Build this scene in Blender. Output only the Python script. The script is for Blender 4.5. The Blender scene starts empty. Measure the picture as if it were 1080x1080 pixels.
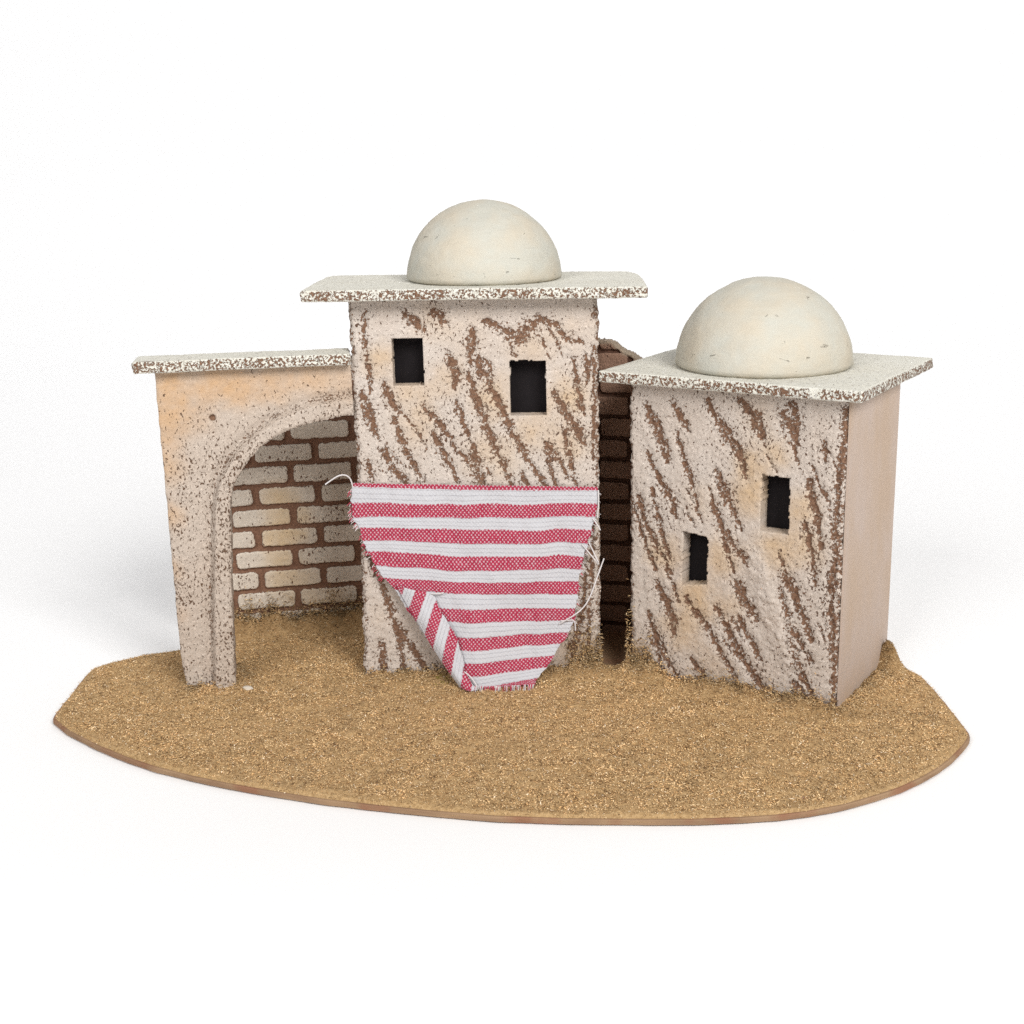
import bpy, bmesh, math
import numpy as np
from mathutils import Vector, Matrix
KEY, FILL, TOP, BACK, WORLD = 30., 13., .6, 6.6, .21
# measured in centimetres on the faces of the model
TALL_STROKES = [(0.202, [(0.64, 14.53), (0.56, 13.74), (0.64, 12.95), (0.76, 12.14), (0.73, 11.5)]), (0.364, [(0.37, 11.5), (0.6, 10.69), (0.92, 9.78)]), (0.283, [(1.26, 11.81), (1.51, 11.08), (1.81, 10.75)]), (0.226, [(1.56, 10.51), (1.76, 9.69), (2.13, 8.85), (2.58, 7.93)]), (0.364, [(1.1, 9.29), (1.39, 8.62), (1.85, 7.94)]), (0.202, [(0.47, 8.88), (0.63, 8.04)]), (0.323, [(2.14, 14.43), (2.52, 14.18), (2.9, 13.78)]), (0.404, [(3.24, 14.53), (3.54, 14.13)]), (0.202, [(2.7, 10.98), (3.08, 10.49), (3.7, 9.66)]), (0.242, [(3.06, 9.91), (3.43, 9.0), (3.96, 7.91)]), (0.283, [(3.73, 12.9), (3.95, 12.34), (3.93, 11.69)]), (0.21, [(3.99, 11.13), (4.2, 10.31), (4.5, 9.48), (4.61, 8.98)]), (0.178, [(4.0, 9.16), (4.47, 8.57)]), (0.404, [(4.56, 8.98), (4.93, 7.73)]), (0.323, [(4.64, 13.84), (4.58, 13.28), (4.52, 12.57)]), (0.283, [(4.42, 12.09), (4.72, 11.28), (5.08, 10.13), (5.54, 8.97), (5.99, 7.71)]), (0.404, [(4.84, 12.72), (4.9, 12.08)]), (0.323, [(5.06, 12.24), (5.44, 11.27), (5.82, 10.45), (6.04, 9.79), (6.59, 8.95), (7.22, 7.77)]), (0.283, [(5.12, 14.15), (5.67, 13.9), (6.13, 13.58), (6.44, 13.34)]), (0.404, [(6.29, 13.34), (6.69, 13.81), (7.17, 14.2)]), (0.259, [(7.17, 14.2), (7.8, 13.95), (8.19, 13.47), (8.82, 13.3)]), (0.226, [(8.42, 12.67), (8.57, 11.79), (8.68, 10.81)]), (0.323, [(7.72, 11.39), (8.07, 10.74), (8.55, 9.91), (8.86, 9.33)]), (0.242, [(8.9, 12.82), (8.93, 11.7)]), (0.202, [(7.33, 9.44), (7.48, 8.61), (7.71, 7.77)]), (0.242, [(7.41, 9.35), (7.88, 8.77), (8.2, 8.01)]), (0.226, [(8.06, 9.92), (8.21, 9.09), (8.52, 7.75)]), (0.202, [(6.33, 8.29), (6.57, 7.78)]), (0.178, [(9.22, 13.22), (9.24, 11.21), (9.18, 8.75)]), (0.252, [(0.37, 5.01), (0.98, 3.28), (1.39, 1.77), (1.56, 0.24)]), (0.321, [(0.72, 1.4), (0.78, 0.25)]), (0.286, [(1.29, 2.27), (1.84, 1.25), (2.51, 0.09)]), (0.252, [(8.79, 4.14), (8.59, 2.15), (8.15, 0.38)]), (0.229, [(-0.01, 6.72), (0.26, 5.14)]), (0.183, [(9.1, 6.58), (9.02, 3.89), (8.88, 1.14)])]
SMALL_STROKES = [(0.236, [(0.87, 10.8), (1.4, 9.9), (1.79, 8.86)]), (0.212, [(2.04, 9.96), (2.44, 8.81), (2.98, 7.2)]), (0.33, [(0.81, 9.0), (1.28, 8.08), (1.81, 7.3), (2.08, 6.6)]), (0.295, [(0.41, 7.25), (0.75, 6.18), (1.29, 5.26), (1.83, 4.34)]), (0.236, [(1.01, 7.57), (1.42, 6.02), (1.83, 4.83)]), (0.177, [(0.21, 6.85), (0.61, 5.66), (1.16, 4.36)]), (0.412, [(1.3, 3.75), (1.84, 2.82), (2.05, 1.84)]), (0.295, [(0.83, 2.52), (1.17, 1.55), (1.45, 0.3)]), (0.212, [(1.45, 1.08), (2.27, -0.06)]), (0.283, [(2.5, 3.44), (3.17, 2.67), (3.84, 1.78), (4.64, 0.54)]), (0.295, [(2.8, 0.95), (3.34, 0.28)]), (0.33, [(3.81, 3.28), (4.34, 2.37), (4.87, 1.47), (5.66, 0.49), (6.17, 0.09)]), (0.259, [(3.72, 8.6), (4.11, 7.81), (4.76, 6.47)]), (0.33, [(3.61, 7.28), (4.01, 6.37), (4.78, 5.51), (5.04, 5.19)]), (0.177, [(4.01, 6.13), (4.55, 4.75)]), (0.412, [(4.62, 4.39), (5.07, 3.61), (5.46, 3.06)]), (0.236, [(4.77, 3.07), (4.97, 2.61), (5.63, 1.48)]), (0.295, [(6.41, 4.43), (6.69, 3.15), (7.71, 1.76)]), (0.354, [(6.51, 5.05), (7.02, 4.17), (7.68, 2.6)]), (0.295, [(3.68, 10.81), (4.18, 10.16), (4.7, 9.29), (4.9, 8.49)]), (0.471, [(5.14, 10.93), (5.53, 10.06)]), (0.354, [(6.21, 11.03), (6.89, 9.97)]), (0.236, [(7.86, 10.17), (7.95, 9.4)]), (0.295, [(7.34, 8.77), (7.61, 7.77), (7.9, 6.2)]), (0.295, [(7.28, 7.04), (7.56, 6.03), (7.72, 4.76)]), (0.306, [(8.46, 9.56), (8.44, 7.76), (8.47, 5.81), (8.36, 4.04), (8.55, 2.28), (8.6, 0.34)]), (0.354, [(6.58, 2.89), (7.11, 1.64), (7.89, 0.19)]), (0.412, [(7.08, 0.77), (7.77, 0.05)]), (0.304, [(1.9, 11.13), (2.51, 10.09)]), (0.304, [(0.76, 10.9), (1.3, 9.7), (1.62, 8.74)]), (0.345, [(4.68, 11.36), (5.55, 10.24)]), (0.345, [(6.63, 11.39), (6.81, 9.83)]), (0.304, [(8.63, 11.43), (8.62, 10.01), (8.6, 8.96)]), (0.276, [(3.31, 11.25), (3.84, 10.35), (4.58, 9.2)])]
TALL_TAN = [(1.11, 12.74, 0.58, 0.8), (2.12, 11.46, 0.8, 0.6), (3.13, 14.14, 0.73, 0.35), (3.58, 11.98, 0.65, 0.5), (5.36, 11.23, 0.8, 0.8), (8.24, 11.18, 0.8, 0.9), (6.77, 9.92, 0.73, 0.7), (8.22, 9.34, 0.73, 0.6), (5.29, 9.01, 0.91, 0.5), (6.84, 13.19, 0.8, 0.4), (2.43, 10.17, 0.73, 0.5), (8.68, 0.8, 0.87, 0.8), (0.6, 2.53, 0.51, 0.2), (8.27, 13.88, 0.73, 0.25), (4.36, 13.76, 0.73, 0.2)]
SMALL_TAN = [(5.05, 7.95, 0.8, 1), (6.05, 9.49, 0.65, 0.8), (7.1, 7.49, 0.73, 0.9), (6.23, 5.92, 0.8, 1), (1.54, 5.06, 0.73, 0.8), (2.98, 3.55, 0.8, 1), (3.95, 5.22, 0.8, 0.8), (2.39, 2.28, 0.91, 0.8), (4.38, 3.4, 0.73, 0.6), (1.15, -0.35, 0.91, 0.4), (5.02, 9.03, 0.55, 0.8), (7.34, 6.08, 0.65, 0.6), (3.13, 7.35, 0.65, 0.3), (3.63, 0.94, 0.73, 0.35), (0.29, 0.7, 0.51, 0.8), (5.35, 10.83, 0.73, 0.25)]
ARCH_TAN = [(0.53, 11.96, 0.8, 1), (1.73, 11.97, 0.8, 0.9), (2.93, 11.99, 0.8, 0.9), (4.33, 12.07, 0.8, 0.7), (5.73, 12.15, 0.73, 0.6), (-0.07, 10.91, 0.8, 1), (-0.13, 9.11, 0.73, 0.8), (-0.07, 7.08, 0.58, 0.7), (-0.08, 5.01, 0.44, 0.6), (0.11, 3.07, 0.36, 0.3), (1.12, 10.85, 0.73, 0.5), (6.79, 12.03, 0.73, 0.5)]
BRICK_TAN = [(-0.16, 6.07, 0.73, 1), (0.58, 5.09, 0.65, 0.8), (-0.03, 5.05, 0.73, 0.9), (-0.28, 4.21, 0.8, 0.9), (-0.15, 3.18, 0.91, 0.8), (0.19, 2.2, 0.91, 0.7), (1.78, 1.37, 0.58, 0.7), (1.92, 0.34, 0.73, 0.9), (0.94, 1.09, 0.55, 0.4), (-1.94, 0.67, 0.73, 0.5)]
CLOTH_ROWS = [[(-8.157, -0.13, 7.891), (1.347, -0.13, 7.601)], [(-8.229, -0.13, 7.25), (1.344, -0.13, 7.071)], [(-8.222, -0.14, 6.682), (1.229, -0.14, 6.543)], [(-7.984, -0.16, 6.264), (1.077, -0.16, 6.015)], [(-7.825, -0.18, 5.73), (0.925, -0.18, 5.485)], [(-7.66, -0.21, 5.274), (0.771, -0.21, 4.956)], [(-7.39, -0.25, 4.663), (0.654, -0.25, 4.427)], [(-7.072, -0.3, 4.208), (0.573, -0.3, 3.937)], [(-6.64, -0.36, 3.752), (0.493, -0.36, 3.45)], [(-6.253, -0.44, 3.068), (0.449, -0.44, 2.928)], [(-5.894, -0.54, 2.507), (0.33, -0.54, 2.413)], [(-5.498, -0.66, 1.873), (0.136, -0.66, 1.946)], [(-5.17, -0.8, 1.365), (-0.168, -0.8, 1.527)], [(-4.84, -0.95, 0.861), (-0.472, -0.95, 1.113)], [(-4.434, -1.12, 0.365), (-0.776, -1.12, 0.707)], [(-4.027, -1.3, -0.087), (-1.078, -1.3, 0.347)], [(-3.688, -1.42, -0.202), (-1.266, -1.42, 0.12)]]
FLAP_ROWS = [[(-6.622, -0.42, 4.006), (-5.19, -0.42, 3.633)], [(-6.3, -0.55, 3.42), (-4.94, -0.55, 3.086)], [(-5.942, -0.68, 2.794), (-4.683, -0.68, 2.696)], [(-5.583, -0.8, 2.202), (-4.393, -0.8, 2.224)], [(-5.258, -0.93, 1.653), (-4.178, -0.93, 1.716)], [(-4.933, -1.06, 1.104), (-4.038, -1.06, 1.21)], [(-4.605, -1.2, 0.639), (-3.97, -1.2, 0.708)], [(-4.273, -1.36, 0.221), (-3.748, -1.36, 0.372)], [(-3.981, -1.5, -0.244), (-3.453, -1.5, 0.027)]]
THREADS = [[(-8.12, -0.15, 7.858), (-8.133, -0.2, 8.134), (-8.286, -0.3, 8.385), (-8.56, -0.4, 8.412), (-8.852, -0.45, 8.242), (-9.108, -0.5, 8.072)], [(-0.231, -0.62, 2.332), (0.107, -0.7, 2.553), (0.518, -0.7, 2.821), (0.82, -0.6, 3.096), (1.048, -0.5, 3.528), (1.242, -0.35, 4.061), (1.395, -0.3, 4.47), (1.547, -0.25, 4.879)], [(-0.155, -0.62, 2.449), (0.143, -0.66, 2.498), (0.404, -0.6, 2.473), (0.399, -0.6, 2.039)], [(0.701, -0.3, 5.485), (0.991, -0.35, 5.111), (1.323, -0.25, 4.65)], [(0.96, -0.3, 5.558), (1.14, -0.35, 5.186), (1.323, -0.3, 4.743)], [(1.346, -0.2, 7.619), (1.377, -0.25, 7.14), (1.301, -0.2, 6.52)], [(1.117, -0.2, 6.485), (1.26, -0.3, 6.357), (1.407, -0.25, 6.036)], [(-5.22, -0.5, 3.621), (-4.957, -0.55, 3.595), (-4.732, -0.55, 3.67)], [(-4.039, -1.3, 0.67), (-3.695, -1.5, 0.587), (-3.484, -1.55, 0.128)], [(1.549, -0.1, 4.405), (1.695, -0.12, 3.979), (1.844, -0.1, 3.696)]]
# ---------------------------------------------------------------- helpers
U = 0.01                                   # the model is laid out in centimetres
scene = bpy.context.scene
COL = scene.collection
RNG = np.random.default_rng(7)
_TAB = np.random.default_rng(3).random((8, 256, 256))

def vnoise(x, y, seed=0):
    t = _TAB[seed % 8]
    xi = np.floor(x).astype(int); yi = np.floor(y).astype(int)
    fx = x - xi; fy = y - yi
    fx = fx*fx*(3-2*fx); fy = fy*fy*(3-2*fy)
    a = t[xi & 255, yi & 255]; b = t[(xi+1) & 255, yi & 255]
    c = t[xi & 255, (yi+1) & 255]; d = t[(xi+1) & 255, (yi+1) & 255]
    return (a*(1-fx)+b*fx)*(1-fy)+(c*(1-fx)+d*fx)*fy

def fbm(x, y, seed=0, octs=4, gain=.5):
    s = 0; a = 1; n = 0
    for k in range(octs):
        s = s+a*vnoise(x*2**k+17.3*k, y*2**k-9.1*k, seed+k); n += a; a *= gain
    return s/n                              # about .5

def smooth(a, b, x):
    t = np.clip((x-a)/(b-a), 0, 1)
    return t*t*(3-2*t)

def make_mesh(name, verts, faces, mat, parent=None, attrs=None, smooth_shade=True, uvs=None, colors=None):
    verts = np.asarray(verts, float)*U
    me = bpy.data.meshes.new(name)
    if isinstance(faces, np.ndarray):
        n = faces.shape[1]
        me.vertices.add(len(verts)); me.vertices.foreach_set('co', verts.ravel())
        me.loops.add(faces.size); me.loops.foreach_set('vertex_index', faces.astype(np.int32).ravel())
        me.polygons.add(len(faces))
        me.polygons.foreach_set('loop_start', np.arange(0, faces.size, n, dtype=np.int32))
        me.update(calc_edges=True)
    else:
        me.from_pydata([tuple(v) for v in verts], [], faces)
    me.validate()
    for k, v in (attrs or {}).items():
        a = me.attributes.new(k, 'FLOAT', 'POINT'); a.data.foreach_set('value', np.asarray(v, np.float32))
    if uvs is not None:
        uvs = np.asarray(uvs, np.float32)
        l = me.uv_layers.new(name='UVMap')
        idx = np.empty(len(me.loops), np.int32); me.loops.foreach_get('vertex_index', idx)
        l.data.foreach_set('uv', uvs[idx].ravel())
    if colors is not None:
        a = me.color_attributes.new('tint', 'FLOAT_COLOR', 'POINT')
        a.data.foreach_set('color', np.asarray(colors, np.float32).ravel())
    if smooth_shade:
        me.polygons.foreach_set('use_smooth', np.ones(len(me.polygons), bool))
    me.materials.append(mat)
    o = bpy.data.objects.new(name, me); COL.objects.link(o)
    if parent is not None: o.parent = parent
    return o

def thing(name, label, cat, loc=(0, 0, 0), yaw=0, group=None):
    o = bpy.data.objects.new(name, None); COL.objects.link(o)
    o.empty_display_size = .01
    o.location = [c*U for c in loc]; o.rotation_euler = (0, 0, yaw)
    tag(o, label, cat, group)
    return o

def tag(o, label=None, cat=None, group=None, kind=None):
    if label: o['label'] = label
    if cat: o['category'] = cat
    if group: o['group'] = group
    if kind: o['kind'] = kind
    return o

# ---------------------------------------------------------------- materials
class NT:
    def __init__(s, name):
        s.m = bpy.data.materials.new(name); s.m.use_nodes = True
        s.t = s.m.node_tree; s.t.nodes.clear()
        s.out = s.n('ShaderNodeOutputMaterial'); s.b = s.n('ShaderNodeBsdfPrincipled')
        s.t.links.new(s.b.outputs[0], s.out.inputs[0])
        s.b.inputs['Specular IOR Level'].default_value = .15
        s.b.inputs['Roughness'].default_value = .92
    def n(s, typ, **k):
        x = s.t.nodes.new(typ)
        for a, v in k.items(): setattr(x, a, v)
        return x
    def put(s, sock, v):
        if hasattr(v, 'is_output') or isinstance(v, bpy.types.NodeSocket): s.t.links.new(v, sock)
        elif isinstance(v, tuple) and len(v) == 3 and sock.type == 'RGBA': sock.default_value = (*v, 1)
        else: sock.default_value = v
    def math(s, op, a, b=0., c=None):
        x = s.n('ShaderNodeMath', operation=op); s.put(x.inputs[0], a); s.put(x.inputs[1], b)
        if c is not None: s.put(x.inputs[2], c)
        return x.outputs[0]
    def coords(s, scale=(100, 100, 100), rot=(0, 0, 0), kind='Object'):
        tc = s.n('ShaderNodeTexCoord'); mp = s.n('ShaderNodeMapping')
        s.t.links.new(tc.outputs[kind], mp.inputs[0])
        mp.inputs['Scale'].default_value = scale; mp.inputs['Rotation'].default_value = rot
        return mp.outputs[0]
    def noise(s, vec, scale, detail=3, rough=.55, dist=0.):
        x = s.n('ShaderNodeTexNoise'); s.put(x.inputs['Vector'], vec)
        x.inputs['Scale'].default_value = scale; x.inputs['Detail'].default_value = detail
        x.inputs['Roughness'].default_value = rough; x.inputs['Distortion'].default_value = dist
        return x.outputs['Fac']
    def ramp(s, v, lo, hi, a=0., b=1.):
        x = s.n('ShaderNodeMapRange'); s.put(x.inputs[0], v)
        for i, q in enumerate((lo, hi, a, b)): s.put(x.inputs[i+1], q)
        return x.outputs[0]
    def mix(s, f, a, b):
        x = s.n('ShaderNodeMix', data_type='RGBA'); s.put(x.inputs[0], f); s.put(x.inputs[6], a); s.put(x.inputs[7], b)
        return x.outputs[2]
    def attr(s, name):
        x = s.n('ShaderNodeAttribute'); x.attribute_name = name
        return x.outputs['Fac']
    def bump(s, h, dist, strength=1.):
        x = s.n('ShaderNodeBump'); s.put(x.inputs['Height'], h)
        x.inputs['Distance'].default_value = dist*U; x.inputs['Strength'].default_value = strength
        s.t.links.new(x.outputs[0], s.b.inputs['Normal'])
    def color(s, c): s.put(s.b.inputs['Base Color'], c)

def painted_cork(name, c1, c2, tan, fleck, cork1=(.105, .058, .038), cork2=(.245, .14, .088), bump=.035, seed=0., soft=1., grain=1.):
    k = NT(name)
    v = k.coords()
    if seed:
        mv = k.n('ShaderNodeVectorMath', operation='ADD'); k.put(mv.inputs[0], v); mv.inputs[1].default_value = (seed, seed*.7, -seed); v = mv.outputs[0]
    tilt = k.coords((100, 100, 62), (0, .5, 0))
    big = k.noise(v, .55, 4); mid = k.noise(v, 2.2, 4); gran = k.noise(v, 8.5*grain, 4, .7); fine = k.noise(v, 24, 3, .6)
    fl = k.noise(tilt, 10.5*grain, 2, .5, .6)
    paint = k.mix(k.ramp(big, .35, .65), c1, c2)
    paint = k.mix(k.ramp(mid, .3, .7, 0, .35), paint, tuple(x*1.12 for x in c1))
    paint = k.mix(k.ramp(fine, .35, .7, .0, .22), paint, tuple(x*.62 for x in c2))
    spk = k.noise(v, 15, 2, .6)
    paint = k.mix(k.ramp(spk, .57, .68, 0, .75), paint, tuple(min(.8, x*1.38) for x in c1))
    tf = k.math('MULTIPLY', k.attr('tan'), k.ramp(mid, .2, .6, .55, 1.))
    paint = k.mix(tf, paint, tan)
    g = k.math('ADD', k.math('MULTIPLY', k.attr('gouge'), .84), k.math('MULTIPLY', k.math('SUBTRACT', gran, .5), 3.6*soft))
    gm = k.ramp(g, .44, .56)
    dens = k.math('ADD', k.attr('fleck'), k.ramp(big, .3, .7, -.035, .035))
    fm = k.ramp(k.math('ADD', fl, dens), fleck, fleck+.05)
    cork = k.mix(k.ramp(k.noise(v, 15, 3, .7), .36, .64), cork1, cork2)
    dark = k.math('MAXIMUM', gm, fm)
    k.color(k.mix(dark, paint, k.mix(fm, cork, tuple(x*.95 for x in cork1))))
    h = k.math('SUBTRACT', k.math('ADD', k.math('MULTIPLY', gran, .8), k.math('MULTIPLY', fine, .35)), k.math('MULTIPLY', dark, .7))
    k.bump(h, bump, .9)
    return k.m

M_FACADE = painted_cork('painted_cork', (.52, .46, .41), (.49, .415, .355), (.51, .36, .215), .64)
M_ARCH = painted_cork('speckled_cork', (.475, .405, .345), (.45, .37, .305), (.51, .32, .17),   .63, cork1=(.13, .078, .05), seed=11.3, soft=.6, grain=1.2)
M_BRICK = painted_cork('painted_brick', (.56, .50, .43), (.53, .465, .39), (.53, .395, .24), .645, cork1=(.135, .072, .047), cork2=(.225, .122, .079), bump=.03, seed=5.1)
M_DARKBRICK = painted_cork('bare_brick', (.33, .205, .148), (.26, .16, .115), (.40, .33, .25), .66, cork1=(.085, .044, .03), cork2=(.14, .074, .05), bump=.08, seed=8.8)
M_ROOF = painted_cork('roof_cork', (.67, .655, .585), (.65, .625, .545), (.45, .33, .2), .70, bump=.035, seed=21., grain=1.25)

def smooth_card(name, c1, c2):
    k = NT(name); v = k.coords((100, 100, 55))
    n = k.noise(v, .6, 4); f = k.noise(v, 14, 3)
    c = k.mix(k.ramp(n, .35, .65), c1, c2)
    k.color(k.mix(k.ramp(f, .4, .75, 0, .18), c, tuple(x*.7 for x in c2)))
    k.bump(k.math('ADD', n, k.math('MULTIPLY', f, .25)), .02, .6)
    k.b.inputs['Roughness'].default_value = .8
    return k.m
M_SIDE = smooth_card('smooth_painted_side', (.47, .38, .325), (.45, .345, .265))

def dome_mat():
    k = NT('dome_plaster'); v = k.coords()
    n = k.noise(v, .7, 4); st = k.noise(k.coords((70, 70, 190), (.25, .2, 0)), 1.3, 6, .68); f = k.noise(v, 16, 3)
    pit = k.noise(k.coords((100, 100, 210), (.2, -.15, 0)), 1.7, 3, .6, .8)
    c = k.mix(k.ramp(n, .38, .66), (.505, .495, .435), (.53, .48, .39))
    c = k.mix(k.ramp(st, .48, .72, 0, .22), c, (.43, .37, .29))
    pm = k.ramp(pit, .69, .75)
    c = k.mix(k.math('MULTIPLY', pm, .2), c, (.30, .24, .17))
    k.color(c)
    h = k.math('SUBTRACT', k.math('ADD', k.math('MULTIPLY', st, .5), k.math('MULTIPLY', f, .15)), pm)
    k.bump(k.math('ADD', h, k.math('MULTIPLY', n, 1.2)), .08, .9); k.b.inputs['Roughness'].default_value = .8
    return k.m
M_DOME = dome_mat()

def plain(name, c, rough=.9, var=.25, scale=3.):
    k = NT(name); v = k.coords(); n = k.noise(v, scale, 4)
    k.color(k.mix(n, tuple(x*(1-var) for x in c), tuple(x*(1+var) for x in c)))
    k.bump(n, .02, .5); k.b.inputs['Roughness'].default_value = rough
    return k.m
M_HOLE = plain('black_card', (.012, .010, .011), .95)
M_HOUSE = plain('raw_cork', (.16, .085, .045))

def sand_mat():
    k = NT('sawdust_ground'); v = k.coords()
    a = k.noise(v, 7, 4, .65); b = k.noise(v, 17, 3, .6); w = k.noise(v, .4, 3)
    c = k.mix(k.ramp(a, .3, .7), (.27, .165, .075), (.54, .365, .185))
    c = k.mix(k.ramp(b, .5, .75, 0, .6), c, (.68, .50, .29))
    c = k.mix(k.ramp(w, .35, .65, 0, .25), c, (.45, .28, .12))
    c = k.mix(k.attr('bare'), c, (.17, .105, .068))
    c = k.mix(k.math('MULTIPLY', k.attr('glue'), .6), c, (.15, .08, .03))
    k.color(c); k.bump(k.math('ADD', a, k.math('MULTIPLY', b, .5)), .07, .9)
    return k.m
M_SAND = sand_mat()

def chip_mat():
    k = NT('sawdust_chips'); a = k.n('ShaderNodeAttribute'); a.attribute_name = 'tint'
    k.color(a.outputs['Color']); return k.m
M_CHIP = chip_mat()

def board_mat():
    k = NT('pressed_board'); v = k.coords((40, 40, 200)); n = k.noise(v, 1.5, 4); w = k.noise(k.coords(), .5, 3)
    c = k.mix(k.ramp(n, .3, .7), (.23, .14, .085), (.34, .225, .135))
    k.color(k.mix(k.ramp(w, .52, .64, 0, .6), c, (.24, .10, .06))); k.bump(n, .03, .6)
    return k.m
M_BOARD = board_mat()

def cloth_mat():
    k = NT('striped_cotton'); uv = k.coords((1, 1, 1), kind='UV')
    sp = k.n('ShaderNodeSeparateXYZ'); k.put(sp.inputs[0], uv)
    u, v = sp.outputs[0], sp.outputs[1]
    nz = k.noise(uv, 3.0, 3); nw = k.noise(uv, 11, 2)
    v2 = k.math('ADD', v, k.math('MULTIPLY', k.math('SUBTRACT', nw, .5), .3))
    fr = k.math('FLOORED_MODULO', v2, 2.)
    red = k.math('GREATER_THAN', fr, 1.0)
    su = k.math('SINE', k.math('MULTIPLY', k.math('ADD', u, k.math('MULTIPLY', nz, .09)), 2*math.pi/.15))
    sv = k.math('SINE', k.math('MULTIPLY', v, 2*math.pi/.33))
    wv = k.math('MULTIPLY', su, sv)
    strand = k.noise(k.coords((26, 1.2, 1), kind='UV'), 1., 2)
    dot = k.ramp(k.math('ADD', wv, k.ramp(strand, .3, .7, -.45, .45)), .22, .6)
    redc = k.mix(k.ramp(nz, .3, .7), (.33, .022, .055), (.40, .036, .078))
    rc = k.mix(k.math('MULTIPLY', dot, .72), redc, (.62, .5, .54))
    row = k.ramp(k.math('SINE', k.math('MULTIPLY', v, 2*math.pi/.33)), .55, 1.)
    wc = k.mix(k.math('MULTIPLY', row, k.ramp(nw, .36, .6, .1, .75)), (.51, .51, .535), (.30, .295, .32))
    wc = k.mix(k.ramp(strand, .62, .75, 0, .3), wc, (.5, .48, .51))
    k.color(k.mix(red, wc, rc)); k.bump(k.math('ADD', k.math('MULTIPLY', wv, k.math('ADD', k.math('MULTIPLY', red, .7), .3)), k.math('MULTIPLY', strand, .8)), .022, .7)
    k.b.inputs['Sheen Weight'].default_value = .15
    return k.m
M_CLOTH = cloth_mat()
M_THREAD = plain('cotton_thread', (.62, .59, .59)); M_REDTHREAD = plain('red_thread', (.5, .05, .10))

# ---------------------------------------------------------------- relief panels
def stroke_mask(X, Z, strokes, seed):
    g = np.zeros_like(X)
    wob = (fbm(X*3.2, Z*3.2, seed, 3)-.5)
    wob2 = (fbm(X*9, Z*9, seed+2, 2)-.5)
    brk = np.clip(fbm(X*2.1+5, Z*2.1, seed+4, 3)-.5, 0, 1)*2
    for w, pts in strokes:
        P = np.array(pts); hw = w*.5
        lo = P.min(0)-w*2-.2; hi = P.max(0)+w*2+.2
        sel = (X > lo[0]) & (X < hi[0]) & (Z > lo[1]) & (Z < hi[1])
        if not sel.any(): continue
        x = X[sel]+wob[sel]*.18; z = Z[sel]+wob2[sel]*.12
        best = np.full(x.shape, 9.); n = len(P)-1
        for i in range(n):
            a, b = P[i], P[i+1]; ab = b-a
            t = np.clip(((x-a[0])*ab[0]+(z-a[1])*ab[1])/(ab@ab+1e-9), 0, 1)
            d = np.hypot(x-a[0]-t*ab[0], z-a[1]-t*ab[1])
            s = (i+t)/n                                   # narrow at both ends of the scrape
            taper = .5+.6*np.sin(np.pi*np.clip(s*.85+.12, 0, 1))
            best = np.minimum(best, d/(hw*taper))
        m = smooth(1.7, .35, best+wob2[sel]*1.6+brk[sel]*.8)*.97
        m = np.maximum(m, smooth(3.4, .8, best+wob[sel]*2)*.34)
        g[sel] = np.maximum(g[sel], m)
    return g

def blobs(X, Z, lst, seed):
    t = np.zeros_like(X); n = fbm(X*1.4, Z*1.4, seed, 3)
    for x, z, r, k in lst:
        t = 1-(1-t)*(1-.85*k*smooth(1.75, .0, np.hypot(X-x, Z-z)/r+(n-.5)*.9))
    return t

def in_poly(x, z, poly):
    inside = np.zeros(x.shape, bool); n = len(poly)
    for i in range(n):
        x1, z1 = poly[i]; x2, z2 = poly[(i+1) % n]
        c = ((z1 > z) != (z2 > z)) & (x < (x2-x1)*(z-z1)/((z2-z1) if abs(z2-z1) > 1e-9 else 1e-9)+x1)
        inside ^= c
    return inside

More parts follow.
